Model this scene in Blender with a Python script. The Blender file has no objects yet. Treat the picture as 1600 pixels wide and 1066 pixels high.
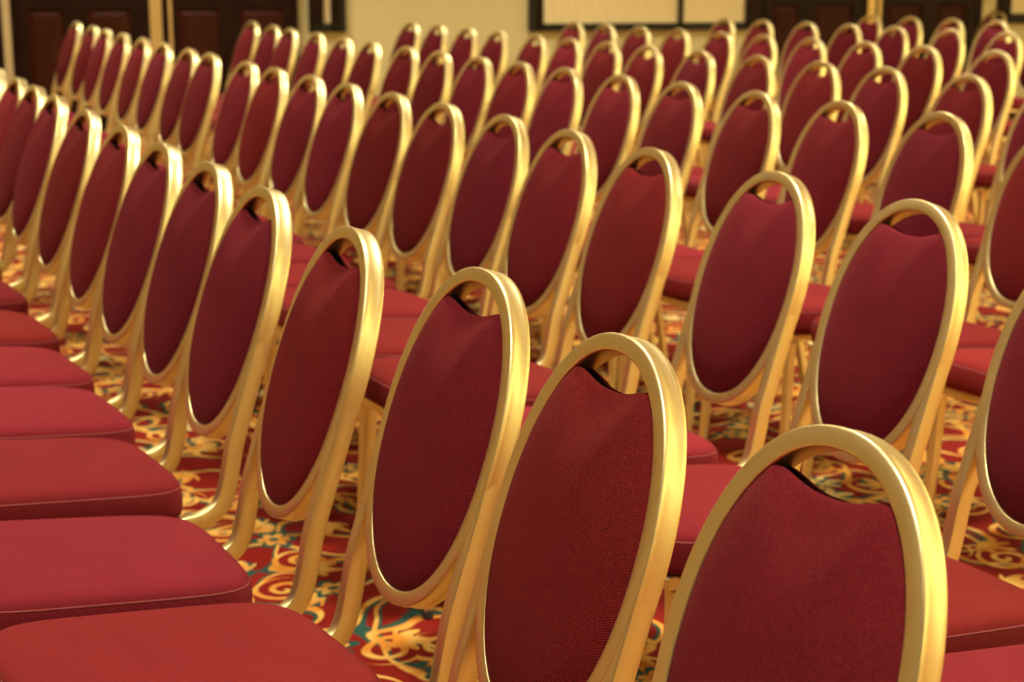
import bpy, math, random
from mathutils import Vector, Matrix

sc = bpy.context.scene
col = sc.collection
random.seed(4)
RND = random.Random(11)

# ------------------------------------------------------------------ camera
F_PX = 2600.9
TILT = 0.226165
H_CAM = 1.371
cam_d = bpy.data.cameras.new('camera')
cam_d.sensor_width = 36.0
cam_d.lens = 36.0 * F_PX / 1600.0
cam_d.clip_start = 0.05
cam_d.dof.use_dof = True
cam_d.dof.focus_distance = 1.95
cam_d.dof.aperture_fstop = 7.0
cam = bpy.data.objects.new('camera', cam_d)
cam.location = (0, 0, H_CAM)
cam.rotation_euler = (math.pi / 2 - TILT, 0, 0)
col.objects.link(cam)
sc.camera = cam

# ------------------------------------------------------------------ view
vs = sc.view_settings
vs.view_transform = 'Standard'
vs.look = 'None'
vs.gamma = 1.0
vs.use_curve_mapping = False
vs.exposure = 0.0

# ------------------------------------------------------------------ world (faint, the room is closed)
w = bpy.data.worlds.new('world')
w.use_nodes = True
w.node_tree.nodes['Background'].inputs[0].default_value = (1.0, 0.8, 0.5, 1)
w.node_tree.nodes['Background'].inputs[1].default_value = 0.05
sc.world = w
sc.cycles.max_bounces = 7
sc.cycles.diffuse_bounces = 3

# ------------------------------------------------------------------ ceiling lamps (a regular grid of downlights)
LAMP_Z = 3.55
LAMP_POWER = 64.0
lamp_data = bpy.data.lights.new('downlight', 'AREA')
lamp_data.shape = 'DISK'
lamp_data.size = 0.42
lamp_data.energy = LAMP_POWER
lamp_data.color = (1.0, 0.91, 0.68)
lamp_data.spread = math.radians(110)
for ix in range(5):
    for iy in range(5):
        o = bpy.data.objects.new('downlight', lamp_data)
        o.location = (-5.6 + 3.1 * ix, 0.6 + 2.8 * iy, LAMP_Z)
        col.objects.link(o)
# added unseen lamps: brighten the right-hand wall so the gold frames reflect it
wall_fill = bpy.data.lights.new('added_wall_fill', 'AREA')
wall_fill.shape = 'DISK'
wall_fill.size = 0.35
wall_fill.energy = 110.0
wall_fill.color = (1.0, 0.91, 0.68)
wall_fill.spread = math.radians(120)
for iy in range(6):
    o = bpy.data.objects.new('added_wall_fill', wall_fill)
    o.location = (6.3, -5.0 + 3.2 * iy, 3.5)
    o.rotation_euler = (0, math.radians(-35), 0)
    col.objects.link(o)


# ------------------------------------------------------------------ node helper
class N:
    """small expression builder on a material's node tree"""
    def __init__(self, mat):
        self.t = mat.node_tree
        self.n = self.t.nodes
        self.l = self.t.links

    def put(self, sock, v):
        if isinstance(v, bpy.types.NodeSocket):
            self.l.new(v, sock)
        elif isinstance(v, (tuple, list)) and sock.type == 'RGBA' and len(v) == 3:
            sock.default_value = (*v, 1)
        else:
            sock.default_value = v

    def math(self, op, a, b=0.0, c=0.0):
        m = self.n.new('ShaderNodeMath'); m.operation = op
        self.put(m.inputs[0], a); self.put(m.inputs[1], b)
        if op in ('MULTIPLY_ADD', 'SMOOTH_MIN', 'SMOOTH_MAX', 'COMPARE', 'WRAP'):
            self.put(m.inputs[2], c)
        return m.outputs[0]

    def vec(self, op, a, b=(0, 0, 0), out=0):
        m = self.n.new('ShaderNodeVectorMath'); m.operation = op
        self.put(m.inputs[0], a)
        if op == 'SCALE':
            self.put(m.inputs['Scale'], b)
        elif op not in ('LENGTH', 'FRACTION', 'FLOOR', 'ABSOLUTE'):
            self.put(m.inputs[1], b)
        return m.outputs['Value'] if op in ('LENGTH', 'DISTANCE', 'DOT_PRODUCT') else m.outputs[0]

    def mix(self, fac, a, b):
        m = self.n.new('ShaderNodeMix'); m.data_type = 'RGBA'
        self.put(m.inputs['Factor'], fac)
        self.put(m.inputs[6], a); self.put(m.inputs[7], b)
        return m.outputs[2]

    def smooth(self, x, lo, hi):
        m = self.n.new('ShaderNodeMapRange'); m.interpolation_type = 'SMOOTHSTEP'
        self.put(m.inputs[0], x); m.inputs[1].default_value = lo; m.inputs[2].default_value = hi
        return m.outputs[0]

    def noise(self, vec, scale, detail=2.0, rough=0.5):
        m = self.n.new('ShaderNodeTexNoise')
        self.put(m.inputs['Vector'], vec)
        m.inputs['Scale'].default_value = scale
        m.inputs['Detail'].default_value = detail
        m.inputs['Roughness'].default_value = rough
        return m.outputs

    def coord(self, which='Object'):
        return self.n.new('ShaderNodeTexCoord').outputs[which]

    def sep(self, v):
        m = self.n.new('ShaderNodeSeparateXYZ'); self.put(m.inputs[0], v); return m.outputs

    def comb(self, x, y, z=0.0):
        m = self.n.new('ShaderNodeCombineXYZ')
        for i, v in enumerate((x, y, z)):
            self.put(m.inputs[i], v)
        return m.outputs[0]

    def bump(self, h, strength, dist):
        m = self.n.new('ShaderNodeBump')
        m.inputs['Strength'].default_value = strength
        m.inputs['Distance'].default_value = dist
        self.put(m.inputs['Height'], h)
        return m.outputs[0]


def material(name, rough=0.5, metal=0.0, color=(0.5, 0.5, 0.5)):
    m = bpy.data.materials.new(name)
    m.use_nodes = True
    b = m.node_tree.nodes['Principled BSDF']
    b.inputs['Base Color'].default_value = (*color, 1)
    b.inputs['Roughness'].default_value = rough
    b.inputs['Metallic'].default_value = metal
    return m, b, N(m)


# ---- burgundy upholstery: twill weave, a little different from chair to chair
def fabric(name, base, dark):
    m, b, n = material(name, 0.88)
    co = n.coord()
    info = n.n.new('ShaderNodeObjectInfo')
    rnd = info.outputs['Random']
    x, y, z = n.sep(co)
    # basket weave: threads crossing about every three millimetres, slightly uneven
    wob = n.math('MULTIPLY', n.noise(co, 70.0, 1.0)[0], 2.2)
    wa = n.math('SINE', n.math('ADD', n.math('MULTIPLY', y, 2100.0), wob))
    wb = n.math('SINE', n.math('ADD', n.math('MULTIPLY', n.math('SUBTRACT', z, x), 1750.0), wob))
    weave = n.math('MULTIPLY_ADD', n.math('MULTIPLY', wa, wb), 0.5, 0.5)
    big = n.noise(co, 9.0, 3.0)[0]
    fine = n.noise(co, 300.0, 2.0)[0]
    f1 = n.math('MULTIPLY_ADD', fine, 0.8, n.math('MULTIPLY', big, 0.3))
    f1 = n.math('ADD', n.math('MULTIPLY_ADD', f1, 0.9, -0.16), n.math('MULTIPLY', weave, 0.40))
    c = n.mix(n.smooth(f1, 0.25, 0.85), dark, base)
    # chair to chair difference in dye lot
    hsv = n.n.new('ShaderNodeHueSaturation')
    n.put(hsv.inputs['Hue'], n.math('MULTIPLY_ADD', rnd, 0.012, 0.4915))
    n.put(hsv.inputs['Value'], n.math('MULTIPLY_ADD', n.math('FRACT', n.math('MULTIPLY', rnd, 7.31)), 0.30, 0.80))
    n.put(hsv.inputs['Color'], c)
    n.put(b.inputs['Base Color'], hsv.outputs[0])
    b.inputs['Sheen Weight'].default_value = 0.06
    b.inputs['Sheen Roughness'].default_value = 0.5
    b.inputs['Sheen Tint'].default_value = (0.9, 0.25, 0.2, 1)
    b.inputs['Specular IOR Level'].default_value = 0.08
    h = n.math('MULTIPLY_ADD', fine, 0.5, weave)
    n.put(b.inputs['Normal'], n.bump(h, 0.6, 0.0010))
    return m


M_PAD = fabric('burgundy_weave', (0.165, 0.0115, 0.0145), (0.080, 0.0050, 0.0080))
M_SEAT = fabric('burgundy_seat_weave', (0.205, 0.0160, 0.0165), (0.140, 0.0100, 0.0112))
M_SEAM, _b, _n = material('burgundy_thread', 0.8, 0, (0.19, 0.022, 0.024))
M_DARK, _b, _n = material('gap_shade_board', 1.0, 0, (0.004, 0.003, 0.003))  # inner board between the pads, its black colour includes the gap's deep shade
_b.inputs['Specular IOR Level'].default_value = 0.0
M_GLIDE, _b, _n = material('black_plastic', 0.5, 0, (0.015, 0.015, 0.014))

# ---- gold anodised aluminium, brushed along the tube
M_GOLD, _b, _n = material('gold_aluminium', 0.27, 1.0, (0.83, 0.66, 0.28))
_co = _n.coord()
_f = _n.noise(_co, 900.0, 2.0)[0]
_g = _n.noise(_co, 22.0, 3.0)[0]
_n.put(_b.inputs['Base Color'], _n.mix(_n.smooth(_g, 0.3, 0.75), (0.90, 0.81, 0.46), (0.86, 0.75, 0.37)))
_n.put(_b.inputs['Roughness'], _n.math('MULTIPLY_ADD', _g, 0.14, 0.31))
_n.put(_b.inputs['Normal'], _n.bump(_n.math('MULTIPLY_ADD', _g, 0.9, _n.math('MULTIPLY', _f, 0.06)), 0.12, 0.003))

# ---- wall paint, wood, brass, blind cloth, ceiling
M_WALL, _b, _n = material('cream_plaster', 0.9)
_co = _n.coord()
_n.put(_b.inputs['Base Color'], _n.mix(_n.noise(_co, 3.0, 4.0)[0], (0.67, 0.62, 0.31), (0.72, 0.66, 0.35)))
_n.put(_b.inputs['Normal'], _n.bump(_n.noise(_co, 60.0, 4.0)[0], 0.15, 0.004))

M_CEIL, _b, _n = material('ceiling_plaster', 0.95, 0, (0.52, 0.48, 0.38))


def wood(name, a, c, rough):
    m, b, n = material(name, rough)
    co = n.coord()
    st = n.vec('MULTIPLY', co, (9.0, 9.0, 0.9))
    g = n.noise(st, 5.0, 5.0, 0.6)[0]
    n.put(b.inputs['Base Color'], n.mix(n.smooth(g, 0.3, 0.7), a, c))
    n.put(b.inputs['Normal'], n.bump(g, 0.1, 0.002))
    b.inputs['Specular IOR Level'].default_value = 0.15
    return m


M_WOOD = wood('mahogany_panel', (0.030, 0.006, 0.0015), (0.055, 0.011, 0.0025), 0.55)
M_WOOD2 = wood('dark_mahogany_stile', (0.010, 0.004, 0.002), (0.022, 0.007, 0.003), 0.5)
M_FRAME = wood('dark_green_black_frame', (0.020, 0.022, 0.012), (0.035, 0.032, 0.018), 0.5)
M_BRASS, _b, _n = material('satin_brass', 0.5, 0.55, (0.70, 0.52, 0.19))
M_JAMB, _b, _n = material('beige_trim_paint', 0.6, 0, (0.55, 0.45, 0.24))

M_BLIND, _b, _n = material('cream_blind_cloth', 0.9)
_x, _y, _z = _n.sep(_n.coord())
_s = _n.math('SINE', _n.math('MULTIPLY', _x, 95.0))
_n.put(_b.inputs['Base Color'], _n.mix(_n.smooth(_s, -1.0, 1.0), (0.88, 0.76, 0.42), (0.92, 0.81, 0.48)))


# ---- patterned carpet: red ground, golden vines and scrolls, teal leaves
def carpet():
    m, b, n = material('patterned_carpet', 0.95)
    co = n.coord()
    warp = n.noise(co, 4.0, 1.0)[1]
    wv = n.vec('SCALE', n.vec('SUBTRACT', warp, (0.5, 0.5, 0.5)), 0.07)
    p = n.vec('ADD', co, wv)
    red = n.mix(n.noise(co, 60.0, 3.0)[0], (0.135, 0.006, 0.004), (0.20, 0.010, 0.006))
    gold = n.mix(n.smooth(n.noise(co, 14.0, 2.0)[0], 0.35, 0.65), (0.50, 0.19, 0.025), (0.60, 0.36, 0.085))
    cream = (0.56, 0.40, 0.15)
    teal = (0.016, 0.062, 0.046)

    def cells(scale, seed, rand=0.75):
        """local coordinates round each motif, radius, angle, random value"""
        v = n.n.new('ShaderNodeTexVoronoi'); v.voronoi_dimensions = '2D'
        q = n.vec('ADD', p, (seed * 3.7, seed * 1.9, 0))
        n.put(v.inputs['Vector'], q)
        v.inputs['Scale'].default_value = scale
        v.inputs['Randomness'].default_value = rand
        d = n.vec('SUBTRACT', n.vec('MULTIPLY', q, (1, 1, 0)), n.vec('MULTIPLY', v.outputs['Position'], (1, 1, 0)))
        x, y, z = n.sep(d)
        r = n.vec('LENGTH', d)
        rnd = n.sep(v.outputs['Color'])[0]
        th = n.math('ADD', n.math('ARCTAN2', y, x), n.math('MULTIPLY', rnd, 6.283))
        return r, th, rnd

    def band(x, half, soft):
        return n.math('SUBTRACT', 1.0, n.smooth(n.math('ABSOLUTE', x), half - soft, half + soft))

    # winding vines: contour lines of a smooth field
    n1 = n.noise(p, 4.4, 0.4)[0]
    n2 = n.noise(n.vec('ADD', p, (5.1, 2.2, 0)), 5.2, 0.4)[0]
    vine = n.math('MAXIMUM', band(n.math('SUBTRACT', n1, 0.47), 0.0160, 0.005),
                  band(n.math('SUBTRACT', n2, 0.53), 0.0150, 0.005))
    vine_edge = n.math('MAXIMUM', band(n.math('SUBTRACT', n1, 0.497), 0.011, 0.005),
                       band(n.math('SUBTRACT', n2, 0.557), 0.010, 0.005))
    # curls: spiral bands round scattered centres
    r, th, rnd = cells(5.4, 1.0)
    turn = n.math('MULTIPLY', th, 0.040 / 6.283)
    fr = n.math('SUBTRACT', n.math('FRACT', n.math('DIVIDE', n.math('ADD', r, turn), 0.040)), 0.5)
    curl = n.math('MULTIPLY', band(fr, 0.19, 0.05), n.math('LESS_THAN', r, 0.072))
    curl = n.math('MULTIPLY', curl, n.math('GREATER_THAN', rnd, 0.2))
    # blossoms: lobed petals, teal rim, golden body, dark eye
    r, th, rnd = cells(3.6, 2.0)
    lob = n.math('MULTIPLY_ADD', n.math('ABSOLUTE', n.math('COSINE', n.math('MULTIPLY', th, 3.0))), 0.024, 0.024)
    k = n.math('DIVIDE', r, lob)
    petal = n.math('LESS_THAN', k, 0.85)
    rim = n.math('LESS_THAN', k, 1.25)
    eye = n.math('LESS_THAN', r, 0.012)
    # leaves: fans of narrow fingers on one side of a centre
    r2, th2, rnd2 = cells(4.4, 4.0)
    fan = n.math('MULTIPLY_ADD', n.math('COSINE', th2), 0.050, 0.018)
    fing = n.math('MULTIPLY_ADD', n.math('COSINE', n.math('MULTIPLY', th2, 9.0)), 0.020, fan)
    leaf = n.math('LESS_THAN', r2, fing)
    leaf_rim = n.math('LESS_THAN', r2, n.math('ADD', fan, 0.012))
    leaf_teal = n.math('MULTIPLY', leaf_rim, n.math('GREATER_THAN', rnd2, 0.45))

    c = n.mix(vine_edge, red, teal)
    c = n.mix(curl, c, gold)
    c = n.mix(vine, c, gold)
    c = n.mix(leaf_teal, c, teal)
    c = n.mix(leaf, c, n.mix(n.math('GREATER_THAN', rnd2, 0.7), gold, cream))
    c = n.mix(rim, c, teal)
    c = n.mix(petal, c, gold)
    c = n.mix(eye, c, teal)
    n.put(b.inputs['Base Color'], c)
    b.inputs['Specular IOR Level'].default_value = 0.1
    n.put(b.inputs['Normal'], n.bump(n.noise(co, 700.0, 2.0)[0], 0.5, 0.004))
    return m


M_CARPET = carpet()


# ------------------------------------------------------------------ mesh helpers
def mesh(name, verts, faces, mat, smooth=True, sharp=None):
    me = bpy.data.meshes.new(name)
    me.from_pydata([tuple(v) for v in verts], [], faces)
    me.materials.append(mat)
    if smooth:
        me.polygons.foreach_set('use_smooth', [True] * len(me.polygons))
        if sharp is not None:
            me.set_sharp_from_angle(angle=math.radians(sharp))
    me.update()
    return me


def link(name, me, parent=None, loc=None, rotz=None):
    o = bpy.data.objects.new(name, me)
    col.objects.link(o)
    if parent is not None:
        o.parent = parent
    if loc is not None:
        o.location = loc
    if rotz is not None:
        o.rotation_euler = (0, 0, rotz)
    return o


def round_rect(w_, h_, r, seg=3):
    """outline of a rounded rectangle centred on 0"""
    pts = []
    for cx, cy, a0 in ((w_ / 2 - r, h_ / 2 - r, 0), (-w_ / 2 + r, h_ / 2 - r, 90), (-w_ / 2 + r, -h_ / 2 + r, 180), (w_ / 2 - r, -h_ / 2 + r, 270)):
        for i in range(seg + 1):
            a = math.radians(a0 + 90 * i / seg)
            pts.append((cx + r * math.cos(a), cy + r * math.sin(a)))
    return pts


def sweep(path, frames, prof, closed=False):
    """prof (s,t) swept on path; frames gives for each point the two vectors s and t run along"""
    V, Fc = [], []
    n, k = len(path), len(prof)
    for i in range(n):
        a, b = frames[i]
        pr = prof[i] if isinstance(prof[0], list) else prof
        k = len(pr)
        for s, t in pr:
            V.append(Vector(path[i]) + a * s + b * t)
    for i in range(n if closed else n - 1):
        j = (i + 1) % n
        for q in range(k):
            r = (q + 1) % k
            Fc.append((i * k + q, i * k + r, j * k + r, j * k + q))
    if not closed:
        Fc.append(tuple(reversed(range(k))))
        Fc.append(tuple((n - 1) * k + q for q in range(k)))
    return V, Fc


def tube_profile_path(pts, side, prof):
    """tube along pts (a planar path); side = constant vector across it"""
    P = [Vector(p) for p in pts]
    fr = []
    for i in range(len(P)):
        d = (P[min(i + 1, len(P) - 1)] - P[max(i - 1, 0)]).normalized()
        fr.append((side, d.cross(side).normalized()))
    return sweep(P, fr, prof)


def smooth_path(pts, it=3):
    P = [Vector(p) for p in pts]
    for _ in range(it):
        Q = [P[0]]
        for a, b in zip(P, P[1:]):
            Q += [a * 0.75 + b * 0.25, a * 0.25 + b * 0.75]
        Q.append(P[-1])
        P = Q
    return P


def box_data(x0, x1, y0, y1, z0, z1, bev=0.0):
    V = [(x, y, z) for x in (x0, x1) for y in (y0, y1) for z in (z0, z1)]
    Fc = [(0, 1, 3, 2), (4, 6, 7, 5), (0, 4, 5, 1), (2, 3, 7, 6), (0, 2, 6, 4), (1, 5, 7, 3)]
    return V, Fc


def box_mesh(name, x0, x1, y0, y1, z0, z1, mat):
    V, Fc = box_data(x0, x1, y0, y1, z0, z1)
    return mesh(name, V, Fc, mat, smooth=False)


def tag(o, label, cat, group=None):
    o['label'] = label
    o['category'] = cat
    if group:
        o['group'] = group


# ------------------------------------------------------------------ the room
FLOOR = mesh('floor', [(-9, -7, 0), (7.6, -7, 0), (7.6, 18, 0), (-9, 18, 0)], [(0, 1, 2, 3)], M_CARPET, False)
o = link('floor', FLOOR); o['kind'] = 'structure'; o['label'] = 'red carpet with golden scrolls and teal leaves'
CEIL = mesh('ceiling', [(-9, -7, 3.7), (-9, 18, 3.7), (7.6, 18, 3.7), (7.6, -7, 3.7)], [(0, 1, 2, 3)], M_CEIL, False)
o = link('ceiling', CEIL); o['kind'] = 'structure'; o['label'] = 'plain plastered ceiling'
for nm, V in (('wall_left', [(-9, -7, 0), (-9, 18, 0), (-9, 18, 3.7), (-9, -7, 3.7)]),
              ('wall_right', [(7.6, -7, 0), (7.6, -7, 3.7), (7.6, 18, 3.7), (7.6, 18, 0)]),
              ('wall_front', [(-9, -7, 0), (-9, -7, 3.7), (7.6, -7, 3.7), (7.6, -7, 0)])):
    o = link(nm, mesh(nm, V, [(0, 1, 2, 3)], M_WALL, False)); o['kind'] = 'structure'
    o['label'] = 'plain cream side wall of the hall'

# back wall frame: X along the wall, Y away from the camera, Z up
WALL_A = math.atan(0.2126)
WALL_LOC = (0, 13.9, 0)
o = link('wall_back', box_mesh('wall_back', -10, 8.0, 0, 0.15, 0, 3.7, M_WALL), None, WALL_LOC, WALL_A)
o['kind'] = 'structure'; o['label'] = 'cream back wall behind the last chairs'
for k, (x0, x1) in enumerate(((-1.75, 2.06), (4.16, 7.5))):
    o = link('baseboard_back' if k == 0 else 'baseboard_back', box_mesh('baseboard', x0, x1, -0.018, -0.0005, 0, 0.14, M_WOOD2), None, WALL_LOC, WALL_A)
    o['kind'] = 'structure'; o['label'] = 'dark wood baseboard of the back wall'


def root(name, x):
    e = bpy.data.objects.new(name, None)
    c, s = math.cos(WALL_A), math.sin(WALL_A)
    e.location = (WALL_LOC[0] + x * c, WALL_LOC[1] + x * s, 0)
    e.rotation_euler = (0, 0, WALL_A)
    col.objects.link(e)
    return e


def panel_mesh(x0, x1, z0, z1, y, mat):
    """raised and fielded panel: sunk border, bevelled centre"""
    b1, b2 = 0.012, 0.045
    V, Fc = [], []
    for (ins, yy) in ((0, y), (b1, y + 0.014), (b1 + 0.006, y + 0.014), (b2, y + 0.002)):
        V += [(x0 + ins, yy, z0 + ins), (x1 - ins, yy, z0 + ins), (x1 - ins, yy, z1 - ins), (x0 + ins, yy, z1 - ins)]
    for k in range(3):
        for q in range(4):
            r = (q + 1) % 4
            Fc.append((k * 4 + q, k * 4 + r, k * 4 + 4 + r, k * 4 + 4 + q))
    Fc.append((12, 13, 14, 15))
    return mesh('panel', V, Fc, mat, False)


def door(name, label, xa, xb, leaves, brass, case):
    """double door between xa and xb; leaves = [(x0, x1, [(panel x0, x1), ...])]"""
    x = (xa + xb) / 2
    e = root(name, x)
    e['kind'] = 'structure'; e['label'] = label
    for (l0, l1, panels) in leaves:
        lf = None
        # stiles and rails as one leaf with openings for its panels
        V, Fc = [], []

        def bx(a0, a1, c0, c1, d0=-0.045, d1=-0.001):
            v, f = box_data(a0 - x, a1 - x, d0, d1, c0, c1)
            k = len(V); V.extend(v); Fc.extend(tuple(i + k for i in q) for q in f)
        edges = [l0] + [q for pnl in panels for q in pnl] + [l1]
        for i in range(0, len(edges), 2):
            bx(edges[i], edges[i + 1], 0.01, 2.12)
        rows = [(0.01, 0.24), (0.985, 1.13), (2.0, 2.12)]
        for (p0, p1) in panels:
            for (z0, z1) in rows:
                bx(p0, p1, z0, z1)
            bx(p0, p1, 0.24, 2.0, -0.018, -0.001)
        lf = link('door_leaf', mesh('door_leaf', V, Fc, M_WOOD2, False), e)
        for (p0, p1) in panels:
            for (z0, z1) in ((0.24, 0.985), (1.13, 2.0)):
                link('panel', panel_mesh(p0 - x, p1 - x, z0, z1, -0.040, M_WOOD), lf)
    for (b0, b1, d0, mat, nm) in brass:
        link(nm, box_mesh(nm, b0 - x, b1 - x, d0, -0.002, 0.02, 2.1, mat), e)
    for (c0, c1, mat) in case:
        link('casing', box_mesh('casing', c0 - x, c1 - x, -0.06, -0.001, 0, 2.2, mat), e)
    link('casing', box_mesh('casing', xa - x, xb - x, -0.06, -0.001, 2.13, 2.24, M_WOOD2), e)
    return e


door('door_1', 'dark mahogany double door with tall brass strips behind the far left chairs', -4.01, -1.75,
     [(-3.93, -2.815, [(-3.83, -3.56), (-3.37, -3.055)]), (-2.812, -1.79, [(-2.69, -2.365), (-2.21, -1.86)])],
     [(-2.905, -2.815, -0.060, M_BRASS, 'brass_strip'), (-2.760, -2.735, -0.055, M_BRASS, 'brass_edge')],
     [(-4.015, -3.955, M_JAMB), (-3.953, -3.932, M_WOOD2), (-1.788, -1.75, M_WOOD2)])
door('door_2', 'dark mahogany double door with brass strips behind the far right chairs', 2.16, 4.16,
     [(2.20, 3.172, [(2.235, 2.48), (2.62, 2.96)]), (3.175, 4.11, [(3.28, 3.60), (3.74, 4.02)])],
     [(3.088, 3.158, -0.075, M_BRASS, 'brass_strip'), (3.192, 3.222, -0.055, M_BRASS, 'brass_edge')],
     [(2.162, 2.198, M_WOOD2), (4.112, 4.158, M_WOOD2)])
for xx in (-4.6,):
    o = link('trim_1', box_mesh('trim', -4.9, -4.017, -0.05, -0.001, 0, 2.2, M_WOOD2), None, WALL_LOC, WALL_A)
    o['kind'] = 'structure'; o['label'] = 'dark wood panelling at the far left edge'


def window(name, label, xa, xb, z0, posts, panes, rail):
    x = (xa + xb) / 2
    e = root(name, x)
    e['kind'] = 'structure'; e['label'] = label
    for (p0, p1, mat, d) in posts:
        link('frame_post', box_mesh('frame_post', p0 - x, p1 - x, -d, -0.001, z0 - rail, 2.2, mat), e)
    link('frame_rail', box_mesh('frame_rail', xa - x, xb - x, -0.05, -0.0012, z0 - rail, z0, M_FRAME), e)
    link('frame_rail', box_mesh('frame_rail', xa - x, xb - x, -0.05, -0.0012, 2.2, 2.26, M_FRAME), e)
    for (p0, p1) in panes:
        # cloth blind: shallow vertical folds
        V, Fc = [], []
        nx = max(6, int((p1 - p0) / 0.02))
        for i in range(nx + 1):
            xx = p0 + (p1 - p0) * i / nx - x
            yy = -0.022 + 0.004 * math.sin(i * 1.9)
            V += [(xx, yy, z0), (xx, yy, 2.2)]
        for i in range(nx):
            Fc.append((2 * i, 2 * i + 2, 2 * i + 3, 2 * i + 1))
        link('blind', mesh('blind', V, Fc, M_BLIND, True), e)


window('window_1', 'narrow dark-framed window with a slim cream blind', -1.665, -1.366, 0.862,
       [(-1.665, -1.545, M_WOOD2, 0.05), (-1.492, -1.412, M_WOOD2, 0.05), (-1.411, -1.366, M_FRAME, 0.045)],
       [(-1.545, -1.492)], 0.07)
window('window_2', 'wide dark-framed window with two cream blinds', 0.134, 2.16, 0.845,
       [(0.134, 0.19, M_FRAME, 0.045), (0.191, 0.255, M_WOOD2, 0.05), (1.413, 1.452, M_FRAME, 0.05), (2.004, 2.158, M_WOOD2, 0.05)],
       [(0.255, 1.413), (1.452, 2.004)], 0.062)
window('window_3', 'dark-framed window with a cream blind at the right edge', 4.322, 5.9, 0.90,
       [(4.322, 4.435, M_WOOD2, 0.05), (5.8, 5.9, M_WOOD2, 0.05)],
       [(4.435, 5.8)], 0.085)

# ------------------------------------------------------------------ the banquet chair (faces local +X)
TOP_Z, TOP_X = 0.95, -0.43
LEAN = 0.31978
B_OUT, A_OUT, POW = 0.245, 0.159, 2.146
RW, RD = 0.0215, 0.033           # tube: radial width, depth
VV = Vector((-math.sin(LEAN), 0, math.cos(LEAN)))
NN = Vector((math.cos(LEAN), 0, math.sin(LEAN)))
UU = Vector((0, 1, 0))
CEN = Vector((TOP_X, 0, TOP_Z)) - VV * B_OUT


def se(th, a, b, p=POW):
    c, s = math.cos(th), math.sin(th)
    return (a * math.copysign(abs(c) ** (2 / p), c), b * math.copysign(abs(s) ** (2 / p), s))


def ring_point(u, v, d=0.0):
    return CEN + UU * u + VV * v + NN * d


# back frame: an oval loop of rounded rectangular tube with a shallow groove round its outside
def make_ring():
    n = 84
    P, Fr = [], []
    ca, cb = A_OUT - RW / 2, B_OUT - RW / 2
    pts = [se(2 * math.pi * (i + 0.5) / n, ca, cb) for i in range(n)]
    for i, (u, v) in enumerate(pts):
        a, b = pts[i - 1], pts[(i + 1) % n]
        t = Vector((b[0] - a[0], b[1] - a[1])).normalized()
        out = UU * t.y - VV * t.x
        P.append(ring_point(u, v, -RD / 2)); Fr.append((out, NN))
    prof = round_rect(RW, RD, 0.0024, 3)
    # groove in the outer face (between the first and last corner)
    i0 = len(prof) - 1
    prof = prof + [(RW / 2, -RD * 0.26), (RW / 2 - 0.0005, -RD * 0.20), (RW / 2 - 0.0005, RD * 0.20), (RW / 2, RD * 0.26)]
    V, Fc = sweep(P, Fr, prof, True)
    return mesh('back_frame', V, Fc, M_GOLD, True, 50)


NOTCH = 0.078


def pad_outline(a, b, n=72, dip=0.014):
    ths = [2 * math.pi * i / n for i in range(n)]
    # exact notch corners
    pts = []
    vc = b * (1 - (NOTCH / a) ** POW) ** (1 / POW)
    for th in ths:
        u, v = se(th, a, b)
        if v > 0 and abs(u) < NOTCH:
            continue
        pts.append((u, v))
    # insert the notch between the first-quadrant and second-quadrant ends
    k = max(i for i, q in enumerate(pts) if q[0] > 0 and q[1] > 0) + 1
    notch = []
    m = 15
    for i in range(m):
        u = NOTCH * (1 - 2 * i / (m - 1))
        s = abs(u) / NOTCH
        notch.append((u, vc - dip * (0.5 + 0.5 * math.cos(math.pi * s ** 1.3)) - 0.0))
    return pts[:k] + notch + pts[k:]


def make_pad(front=True):
    a, b = A_OUT - RW + 0.002, B_OUT - RW + 0.002
    ol = pad_outline(a, b)
    n = len(ol)
    rs = [1.0, 0.992, 0.975, 0.945, 0.90, 0.83, 0.73, 0.6, 0.45, 0.28, 0.12]
    base, bulge = -0.0075, 0.037
    V, Fc = [], []

    def dep(r, u, v):
        h = base + bulge * (1 - r ** 4) ** 0.6 * (0.80 + 0.20 * (1 - r * r))
        # the cloth is drawn in below the hand hold
        h -= 0.005 * math.exp(-((u / 0.045) ** 2 + ((v - 0.150) / 0.03) ** 2))
        return h if front else -RD - h
    for r in rs:
        for (u, v) in ol:
            uu, v2 = u * r, v * r
            V.append(ring_point(uu, v2, dep(r, uu, v2)))
    V.append(ring_point(0, 0, dep(0, 0, 0)))
    # back closing face
    bd = base - 0.001 if front else -RD - base + 0.001
    for (u, v) in ol:
        V.append(ring_point(u * 0.995, v * 0.995, bd))
    V.append(ring_point(0, 0, bd))
    L = len(rs)
    for k in range(L - 1):
        for q in range(n):
            r = (q + 1) % n
            Fc.append((k * n + q, k * n + r, (k + 1) * n + r, (k + 1) * n + q))
    c = L * n
    for q in range(n):
        Fc.append(((L - 1) * n + q, (L - 1) * n + (q + 1) % n, c))
    s = c + 1
    for q in range(n):
        r = (q + 1) % n
        Fc.append((q, s + q, s + r, r))
        Fc.append((s + q, s + n, s + r))
    if not front:
        Fc = [tuple(reversed(f)) for f in Fc]
    return mesh('pad', V, Fc, M_PAD, True, 60)


def make_core():
    ol = pad_outline(A_OUT - RW + 0.003, B_OUT - RW + 0.003, 48, 0.016)
    n = len(ol)
    V = [ring_point(u * 0.985, v * 0.985, -RD / 2 + 0.007) for u, v in ol] + [ring_point(u * 0.985, v * 0.985, -RD / 2 - 0.007) for u, v in ol]
    Fc = [tuple(range(n)), tuple(reversed(range(n, 2 * n)))]
    for q in range(n):
        r = (q + 1) % n
        Fc.append((q, q + n, r + n, r))
    return mesh('core_board', V, Fc, M_DARK, False)


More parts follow.
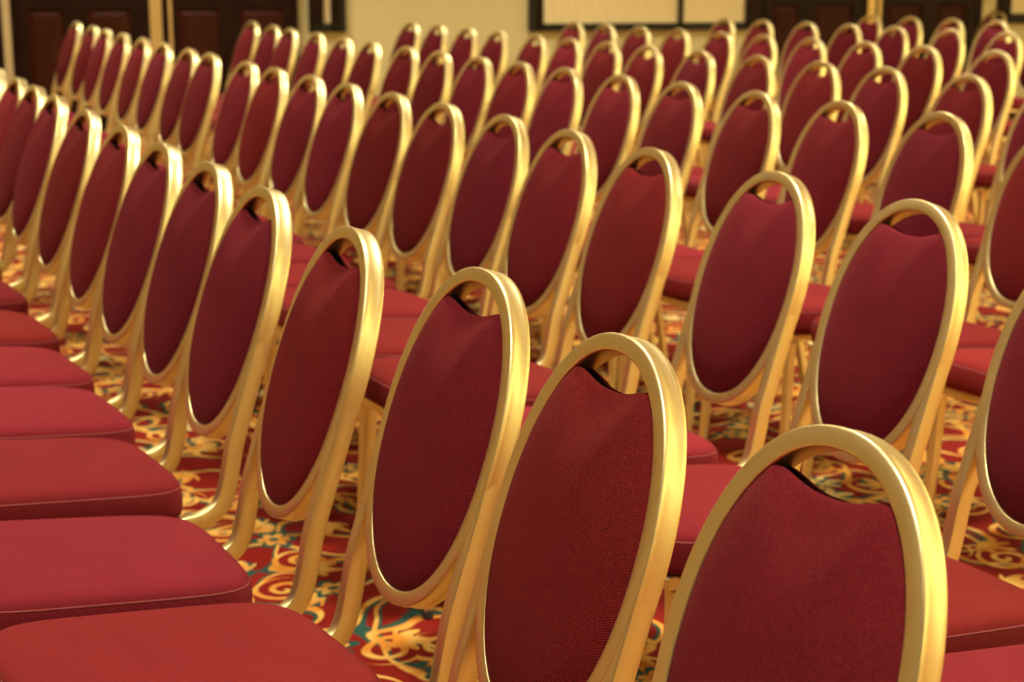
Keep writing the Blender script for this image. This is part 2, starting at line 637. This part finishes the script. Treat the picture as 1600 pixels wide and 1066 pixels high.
def make_upright(sgn):
    y = sgn * 0.1475
    def rp(v):
        q = ring_point(0, v, -RD / 2); return (q.x, y, q.z)
    q = rp(-0.225)
    pts = [rp(0.0), rp(-0.08), rp(-0.16), q, (q[0] + 0.009, y, q[2] - 0.05), (q[0] + 0.022, y, q[2] - 0.105),
           (q[0] + 0.045, y, q[2] - 0.128), (q[0] + 0.085, y, q[2] - 0.140), (q[0] + 0.17, y, q[2] - 0.138)]
    P = smooth_path(pts, 2)
    V, Fc = tube_profile_path(P, Vector((0, 1, 0)), round_rect(0.0205, 0.0315, 0.0024, 2))
    return mesh('upright', V, Fc, M_GOLD, True, 50)


# seat outline: broad front, narrower rounded rear
SEAT_X0, SEAT_X1 = -0.208, 0.262
SEAT_TILT = 0.105                 # the seat rises towards its front


def tz(x, z):
    return z + SEAT_TILT * (x - SEAT_X0)



def seat_outline(n=64):
    pts = []
    for i in range(n):
        th = 2 * math.pi * i / n
        p = 5.2 if math.cos(th) < 0 else 5.5
        c, s = math.cos(th), math.sin(th)
        x = math.copysign(abs(c) ** (2 / p), c); y = math.copysign(abs(s) ** (2 / p), s)
        X = (SEAT_X0 + SEAT_X1) / 2 + x * (SEAT_X1 - SEAT_X0) / 2
        hw = 0.198 + 0.006 * x
        pts.append((X, y * hw))
    return pts


SEAT_PROF = [(0.0, 0.461), (0.2, 0.4605), (0.45, 0.459), (0.68, 0.456), (0.84, 0.4515), (0.925, 0.446), (0.965, 0.439),
             (0.985, 0.4315), (0.995, 0.422), (1.0, 0.410), (0.998, 0.392), (0.988, 0.380), (0.955, 0.3745)]


def make_seat():
    ol = seat_outline()
    n = len(ol)
    cx = (SEAT_X0 + SEAT_X1) / 2
    V = [(cx, 0, tz(cx, SEAT_PROF[0][1]))]
    Fc = []
    for (r, z) in SEAT_PROF[1:]:
        for (x, y) in ol:
            V.append((cx + (x - cx) * r, y * r, tz(cx + (x - cx) * r, z)))
    L = len(SEAT_PROF) - 1
    for q in range(n):
        Fc.append((0, 1 + q, 1 + (q + 1) % n))
    for k in range(L - 1):
        for q in range(n):
            r = (q + 1) % n
            Fc.append((1 + k * n + q, 1 + (k + 1) * n + q, 1 + (k + 1) * n + r, 1 + k * n + r))
    Fc.append(tuple(reversed([1 + (L - 1) * n + q for q in range(n)])))
    return mesh('seat', V, Fc, M_SEAT, True, 60)


def make_seam():
    ol = seat_outline(64)
    cx = (SEAT_X0 + SEAT_X1) / 2
    V, Fc = [], []
    for (r, z) in ((0.9855, 0.4325), (0.9885, 0.4305), (0.9880, 0.4285), (0.9850, 0.4290)):
        for (x, y) in ol:
            V.append((cx + (x - cx) * r, y * r, tz(cx + (x - cx) * r, z)))
    n = len(ol)
    for k in range(4):
        k2 = (k + 1) % 4
        for q in range(n):
            r = (q + 1) % n
            Fc.append((k * n + q, k * n + r, k2 * n + r, k2 * n + q))
    return mesh('seam', V, Fc, M_SEAM, True)


def make_bar(p0, p1, side, w_, h_, name):
    V, Fc = tube_profile_path([p0, p1], side, round_rect(w_, h_, 0.003, 2))
    return mesh(name, V, Fc, M_GOLD, True, 50)


RAIL_Z = 0.3625
SIDE = Vector((0, 1, 0))


def make_leg(x0, x1, y0, y1):
    P = [(x0, y0, tz(x0, 0.3475)), (x0 + (x1 - x0) * 0.35, y0 + (y1 - y0) * 0.35, 0.23), (x1, y1, 0.014)]
    Pv = smooth_path(P, 1)
    profs = []
    for i, q in enumerate(Pv):
        k = 1 - i / (len(Pv) - 1)
        profs.append(round_rect(0.018 + 0.006 * k, 0.018 + 0.008 * k, 0.003, 2))
    fr = []
    for i in range(len(Pv)):
        d = (Pv[min(i + 1, len(Pv) - 1)] - Pv[max(i - 1, 0)]).normalized()
        t = d.cross(SIDE).normalized()
        fr.append((t.cross(d).normalized(), t))
    V, Fc = sweep(Pv, fr, profs)
    return mesh('leg', V, Fc, M_GOLD, True, 50)


def make_glide(x, y):
    V, Fc = [], []
    n = 12
    for z, r in ((0.0, 0.011), (0.003, 0.0135), (0.016, 0.0125), (0.020, 0.0105)):
        for i in range(n):
            a = 2 * math.pi * i / n
            V.append((x + r * math.cos(a), y + r * math.sin(a), z))
    for k in range(3):
        for i in range(n):
            j = (i + 1) % n
            Fc.append((k * n + i, k * n + j, (k + 1) * n + j, (k + 1) * n + i))
    Fc.append(tuple(reversed(range(n)))); Fc.append(tuple(3 * n + i for i in range(n)))
    return mesh('glide', V, Fc, M_GLIDE, True, 40)


LEGS = [(0.215, 0.235, 0.172, 0.180), (0.215, 0.235, -0.172, -0.180), (-0.150, -0.215, 0.166, 0.180), (-0.150, -0.215, -0.166, -0.180)]
RING = make_ring()
PARTS = [('back_frame', RING, None), ('front_pad', make_pad(True), None), ('rear_pad', make_pad(False), None),
         ('core_board', make_core(), 'black inner board in the hand hold'),
         ('upright', make_upright(1), None), ('upright', make_upright(-1), None),
         ('side_rail', make_bar((-0.165, 0.166, tz(-0.165, RAIL_Z)), (0.225, 0.172, tz(0.225, RAIL_Z)), SIDE, 0.016, 0.019, 'side_rail'), None),
         ('side_rail', make_bar((-0.165, -0.166, tz(-0.165, RAIL_Z)), (0.225, -0.172, tz(0.225, RAIL_Z)), SIDE, 0.016, 0.019, 'side_rail'), None),
         ('front_rail', make_bar((0.228, -0.185, tz(0.228, RAIL_Z)), (0.228, 0.185, tz(0.228, RAIL_Z)), Vector((1, 0, 0)), 0.020, 0.021, 'front_rail'), None),
         ('rear_rail', make_bar((-0.150, -0.160, tz(-0.150, RAIL_Z)), (-0.150, 0.160, tz(-0.150, RAIL_Z)), Vector((1, 0, 0)), 0.018, 0.017, 'rear_rail'), None)]
SEAT, SEAM = make_seat(), make_seam()
LEG_MESH = [make_leg(*q) for q in LEGS]
GLIDE_MESH = [make_glide(q[1], q[3]) for q in LEGS]

# ------------------------------------------------------------------ the rows (distance along the row, distance across the rows)
ROW_A = -0.52626
RDIR = Vector((math.sin(ROW_A), math.cos(ROW_A)))
RPER = Vector((RDIR.y, -RDIR.x))
FACE = math.atan2(-RPER.y, -RPER.x)
ROWS = {
    1: [(1.122, 1.005), (1.55, 1.047), (2.0, 1.112), (2.428, 1.108), (2.95, 1.168), (3.378, 1.217), (3.806, 1.255), (4.261, 1.303), (4.788, 1.359), (5.339, 1.418), (5.767, 1.464), (6.195, 1.512), (6.807, 1.582)],
    2: [(1.288, 2.05), (1.743, 2.086), (2.198, 2.119), (2.647, 2.158), (3.128, 2.185), (3.578, 2.247), (4.014, 2.31), (4.451, 2.346), (4.879, 2.388), (5.342, 2.439), (5.777, 2.489), (6.263, 2.545), (6.699, 2.597), (7.365, 2.678), (7.805, 2.733), (8.41, 2.811), (8.98, 2.885), (9.601, 2.968), (10.218, 3.053), (10.748, 3.128), (11.512, 3.238)],
    3: [(2.549, 3.37), (3.004, 3.388), (3.459, 3.407), (3.903, 3.424), (4.339, 3.445), (4.793, 3.472), (5.221, 3.501), (5.666, 3.536), (6.094, 3.575), (6.522, 3.617), (6.99, 3.669), (7.443, 3.724), (8.017, 3.801), (8.524, 3.875), (9.1, 3.967), (9.787, 4.087), (10.317, 4.187), (11.067, 4.34)],
    4: [(3.665, 4.57), (4.12, 4.6), (4.575, 4.631), (5.058, 4.662), (5.486, 4.691), (5.955, 4.727), (6.441, 4.766), (6.931, 4.81), (7.359, 4.85), (7.8, 4.894), (8.229, 4.938), (8.775, 4.999), (9.257, 5.056), (9.779, 5.121), (10.298, 5.189)],
    5: [(4.809, 5.904), (5.264, 5.93), (5.719, 5.956), (6.223, 5.985), (6.681, 6.011), (7.145, 6.038), (7.593, 6.064), (8.021, 6.088), (8.486, 6.114), (8.947, 6.141), (9.378, 6.165), (9.806, 6.189)],
    6: [(6.706, 7.547), (7.161, 7.543), (7.622, 7.538), (8.103, 7.532), (8.531, 7.528), (8.959, 7.524), (9.431, 7.519), (9.86, 7.515)],
    7: [(8.074, 8.87), (8.527, 8.87), (8.955, 8.87), (9.383, 8.87), (9.811, 8.87)],
    8: [(10.007, 10.398)],
}
YAW = {(1, 0): -3.9, (1, 2): -0.9, (1, 3): 2.6, (2, 2): -0.3, (2, 3): 0.8, (2, 4): 1.6}
ORD = ['first', 'second', 'third', 'fourth', 'fifth', 'sixth', 'seventh', 'eighth', 'ninth', 'tenth', 'eleventh', 'twelfth',
       'thirteenth', 'fourteenth', 'fifteenth', 'sixteenth', 'seventeenth', 'eighteenth', 'nineteenth', 'twentieth', 'twenty-first']
ROWNAME = {1: 'nearest row', 2: 'second row back', 3: 'third row back', 4: 'fourth row back', 5: 'fifth row back',
           6: 'sixth row back', 7: 'seventh row back', 8: 'farthest row'}


SEAT_ONLY = (2, 3, 4, 5, 6)       # the nearest chair of these rows has its back beyond the frame


def chair(row, i, s, p):
    top = RDIR * s + RPER * p
    a = FACE - math.radians(YAW.get((row, i), RND.uniform(-1.2, 1.2)))
    f = Vector((math.cos(a), math.sin(a)))
    pos = top + f * (-TOP_X)
    e = bpy.data.objects.new('banquet_chair', None)
    e.location = (pos.x, pos.y, 0)
    e.rotation_euler = (0, 0, a)
    col.objects.link(e)
    if len(ROWS[row]) == 1:
        lab = 'gold oval-back burgundy banquet chair standing alone in the farthest row at the right'
    elif i == 0 and row in SEAT_ONLY:
        lab = 'banquet chair of the %s with only its burgundy seat in view at right' % ROWNAME[row]
    else:
        lab = 'gold-framed burgundy oval-back banquet chair, %s from the right of the %s' % (ORD[i - (row in SEAT_ONLY)], ROWNAME[row])
    tag(e, lab, 'chair', 'banquet chairs in the %s' % ROWNAME[row])
    far = s > 6.0
    for nm, me, lb in PARTS:
        q = link(nm, me, e)
        if lb:
            q['label'] = lb
    st = link('seat', SEAT, e)
    if not far:
        link('seam', SEAM, st)
    for k in range(4):
        lg = link('leg', LEG_MESH[k], e)
        if not far:
            link('glide', GLIDE_MESH[k], lg)


for row in ROWS:
    for i, (s, p) in enumerate(ROWS[row]):
        chair(row, i, s, p)
